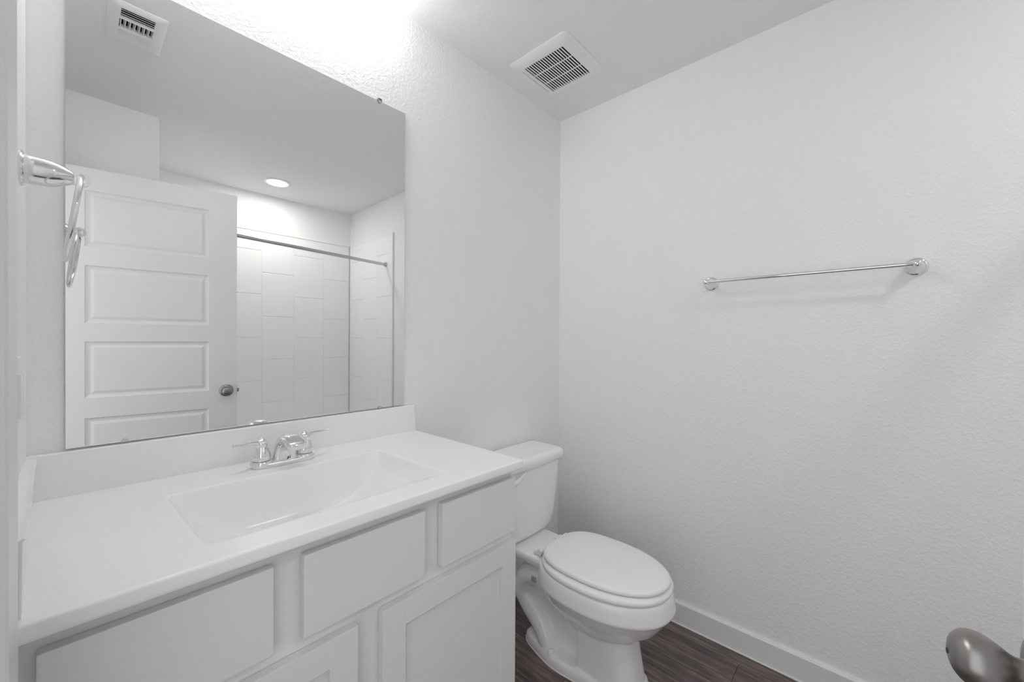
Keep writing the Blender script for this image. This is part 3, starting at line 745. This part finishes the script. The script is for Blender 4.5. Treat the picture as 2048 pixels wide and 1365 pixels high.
# seat and lid
bm = bmesh.new()
loft(bm, [egg(TC, 0.53, 0.176, 0.255, 0.205, 0.3885), egg(TC, 0.53, 0.1835, 0.263, 0.211, 0.3915), egg(TC, 0.53, 0.1850, 0.265, 0.213, 0.398), egg(TC, 0.53, 0.1830, 0.262, 0.211, 0.4055), egg(TC, 0.53, 0.176, 0.253, 0.206, 0.4095), egg(TC, 0.53, 0.160, 0.235, 0.19, 0.411)])
obj('seat', bm, 'plastic', to, True, 50)
bm = bmesh.new()
LB = 2.9
loft(bm, [egg(TC, 0.53, 0.145, 0.240, 0.190, 0.4125, pb=LB), egg(TC, 0.53, 0.1600, 0.2530, 0.202, 0.4135, pb=LB), egg(TC, 0.53, 0.1645, 0.2575, 0.2055, 0.4175, pb=LB), egg(TC, 0.53, 0.1635, 0.2570, 0.205, 0.4235, pb=LB), egg(TC, 0.53, 0.1600, 0.2535, 0.202, 0.4285, pb=LB), egg(TC, 0.53, 0.152, 0.246, 0.195, 0.4315, pb=LB), egg(TC, 0.53, 0.10, 0.16, 0.13, 0.4335, pb=LB), egg(TC, 0.53, 0.03, 0.05, 0.04, 0.434, pb=LB)])
obj('lid', bm, 'plastic', to, True, 60)
for sx in (-1, 1):
    bm = bmesh.new(); tube(bm, [(TC + sx * 0.045, -0.316, 0.404), (TC + sx * 0.095, -0.316, 0.404)], 0.011, 18); box(bm, TC + sx * 0.07 - 0.022, TC + sx * 0.07 + 0.022, -0.322, -0.285, 0.3868, 0.4015, 0.004)
    obj('hinge', bm, 'plastic', to, True, 40)
# tank
def tank_ring(hw, t0, t1, z, rf=0.045, bow=0.010, n=8):
    out = []; hd = (t1 - t0) / 2; tc = (t0 + t1) / 2
    for cx_, cy_, a0, r in ((hw - rf, hd - rf, 0, rf), (-hw + rf, hd - rf, 90, rf), (-hw + 0.012, -hd + 0.012, 180, 0.012), (hw - 0.012, -hd + 0.012, 270, 0.012)):
        for k in range(n + 1):
            a = math.radians(a0 + 90 * k / n); x, y = cx_ + r * math.cos(a), cy_ + r * math.sin(a)
            if y > 0: y += bow * (1 - (x / hw) ** 2)
            out.append(Vector((TC + 0.008 + x, -(tc + y), z)))
        if a0 == 0:
            for k in range(1, 8):
                x = (hw - rf) + (-2 * (hw - rf)) * k / 8; out.append(Vector((TC + 0.008 + x, -(tc + hd + bow * (1 - (x / hw) ** 2)), z)))
    return out
bm = bmesh.new()
loft(bm, [tank_ring(0.110, 0.045, 0.165, 0.3868, 0.04), tank_ring(0.138, 0.036, 0.180, 0.390, 0.05), tank_ring(0.158, 0.030, 0.190, 0.401, 0.05), tank_ring(0.172, 0.028, 0.196, 0.423, 0.05), tank_ring(0.181, 0.026, 0.199, 0.46, 0.048), tank_ring(0.192, 0.024, 0.202, 0.55, 0.045), tank_ring(0.200, 0.022, 0.205, 0.64, 0.042), tank_ring(0.205, 0.022, 0.207, 0.699, 0.040)])
obj('tank', bm, 'porcelain', to, True, 50)
bm = bmesh.new()
loft(bm, [tank_ring(0.207, 0.018, 0.209, 0.7005, 0.04), tank_ring(0.2185, 0.010, 0.2195, 0.7015, 0.045), tank_ring(0.2215, 0.009, 0.2225, 0.706, 0.046), tank_ring(0.2225, 0.008, 0.2235, 0.725, 0.046), tank_ring(0.2205, 0.010, 0.2215, 0.735, 0.046), tank_ring(0.213, 0.017, 0.214, 0.7415, 0.045), tank_ring(0.19, 0.035, 0.19, 0.744, 0.04)])
obj('tank_lid', bm, 'porcelain', to, True, 60)
bm = bmesh.new()
lathe(bm, (1.238, -0.209, 0.668), (0, -1, 0), [(0, 0.012), (0.008, 0.012), (0.011, 0.008)], 24)
pts = catmull([(1.232, -0.226, 0.664), (1.252, -0.229, 0.667), (1.275, -0.230, 0.677), (1.298, -0.229, 0.687), (1.312, -0.228, 0.692)], 5); n = len(pts)
tube(bm, pts, [0.0120 - 0.0080 * i / (n - 1) for i in range(n)], 16, flat=(0.6, 1.15))
obj('flush_lever', bm, 'plastic', to, True, 40)

bm = bmesh.new()      # small square maker's mark on the side of the trapway
mc = Vector((1.2845, -0.292, 0.290))
for a in ((-0.009, 0.009, 0.0085, 0.0100), (-0.009, 0.009, -0.0100, -0.0085), (-0.010, -0.0085, -0.010, 0.010), (0.0085, 0.010, -0.010, 0.010), (-0.005, -0.0035, -0.005, 0.005), (-0.005, 0.000, -0.005, -0.0035), (-0.001, 0.0005, -0.005, 0.001), (0.0025, 0.004, -0.003, 0.005), (0.0005, 0.004, -0.003, -0.0015)):
    box(bm, mc.x - 0.004, mc.x + 0.004, mc.y + a[0], mc.y + a[1], mc.z + a[2], mc.z + a[3])
obj('maker_mark', bm, 'palemark', to)
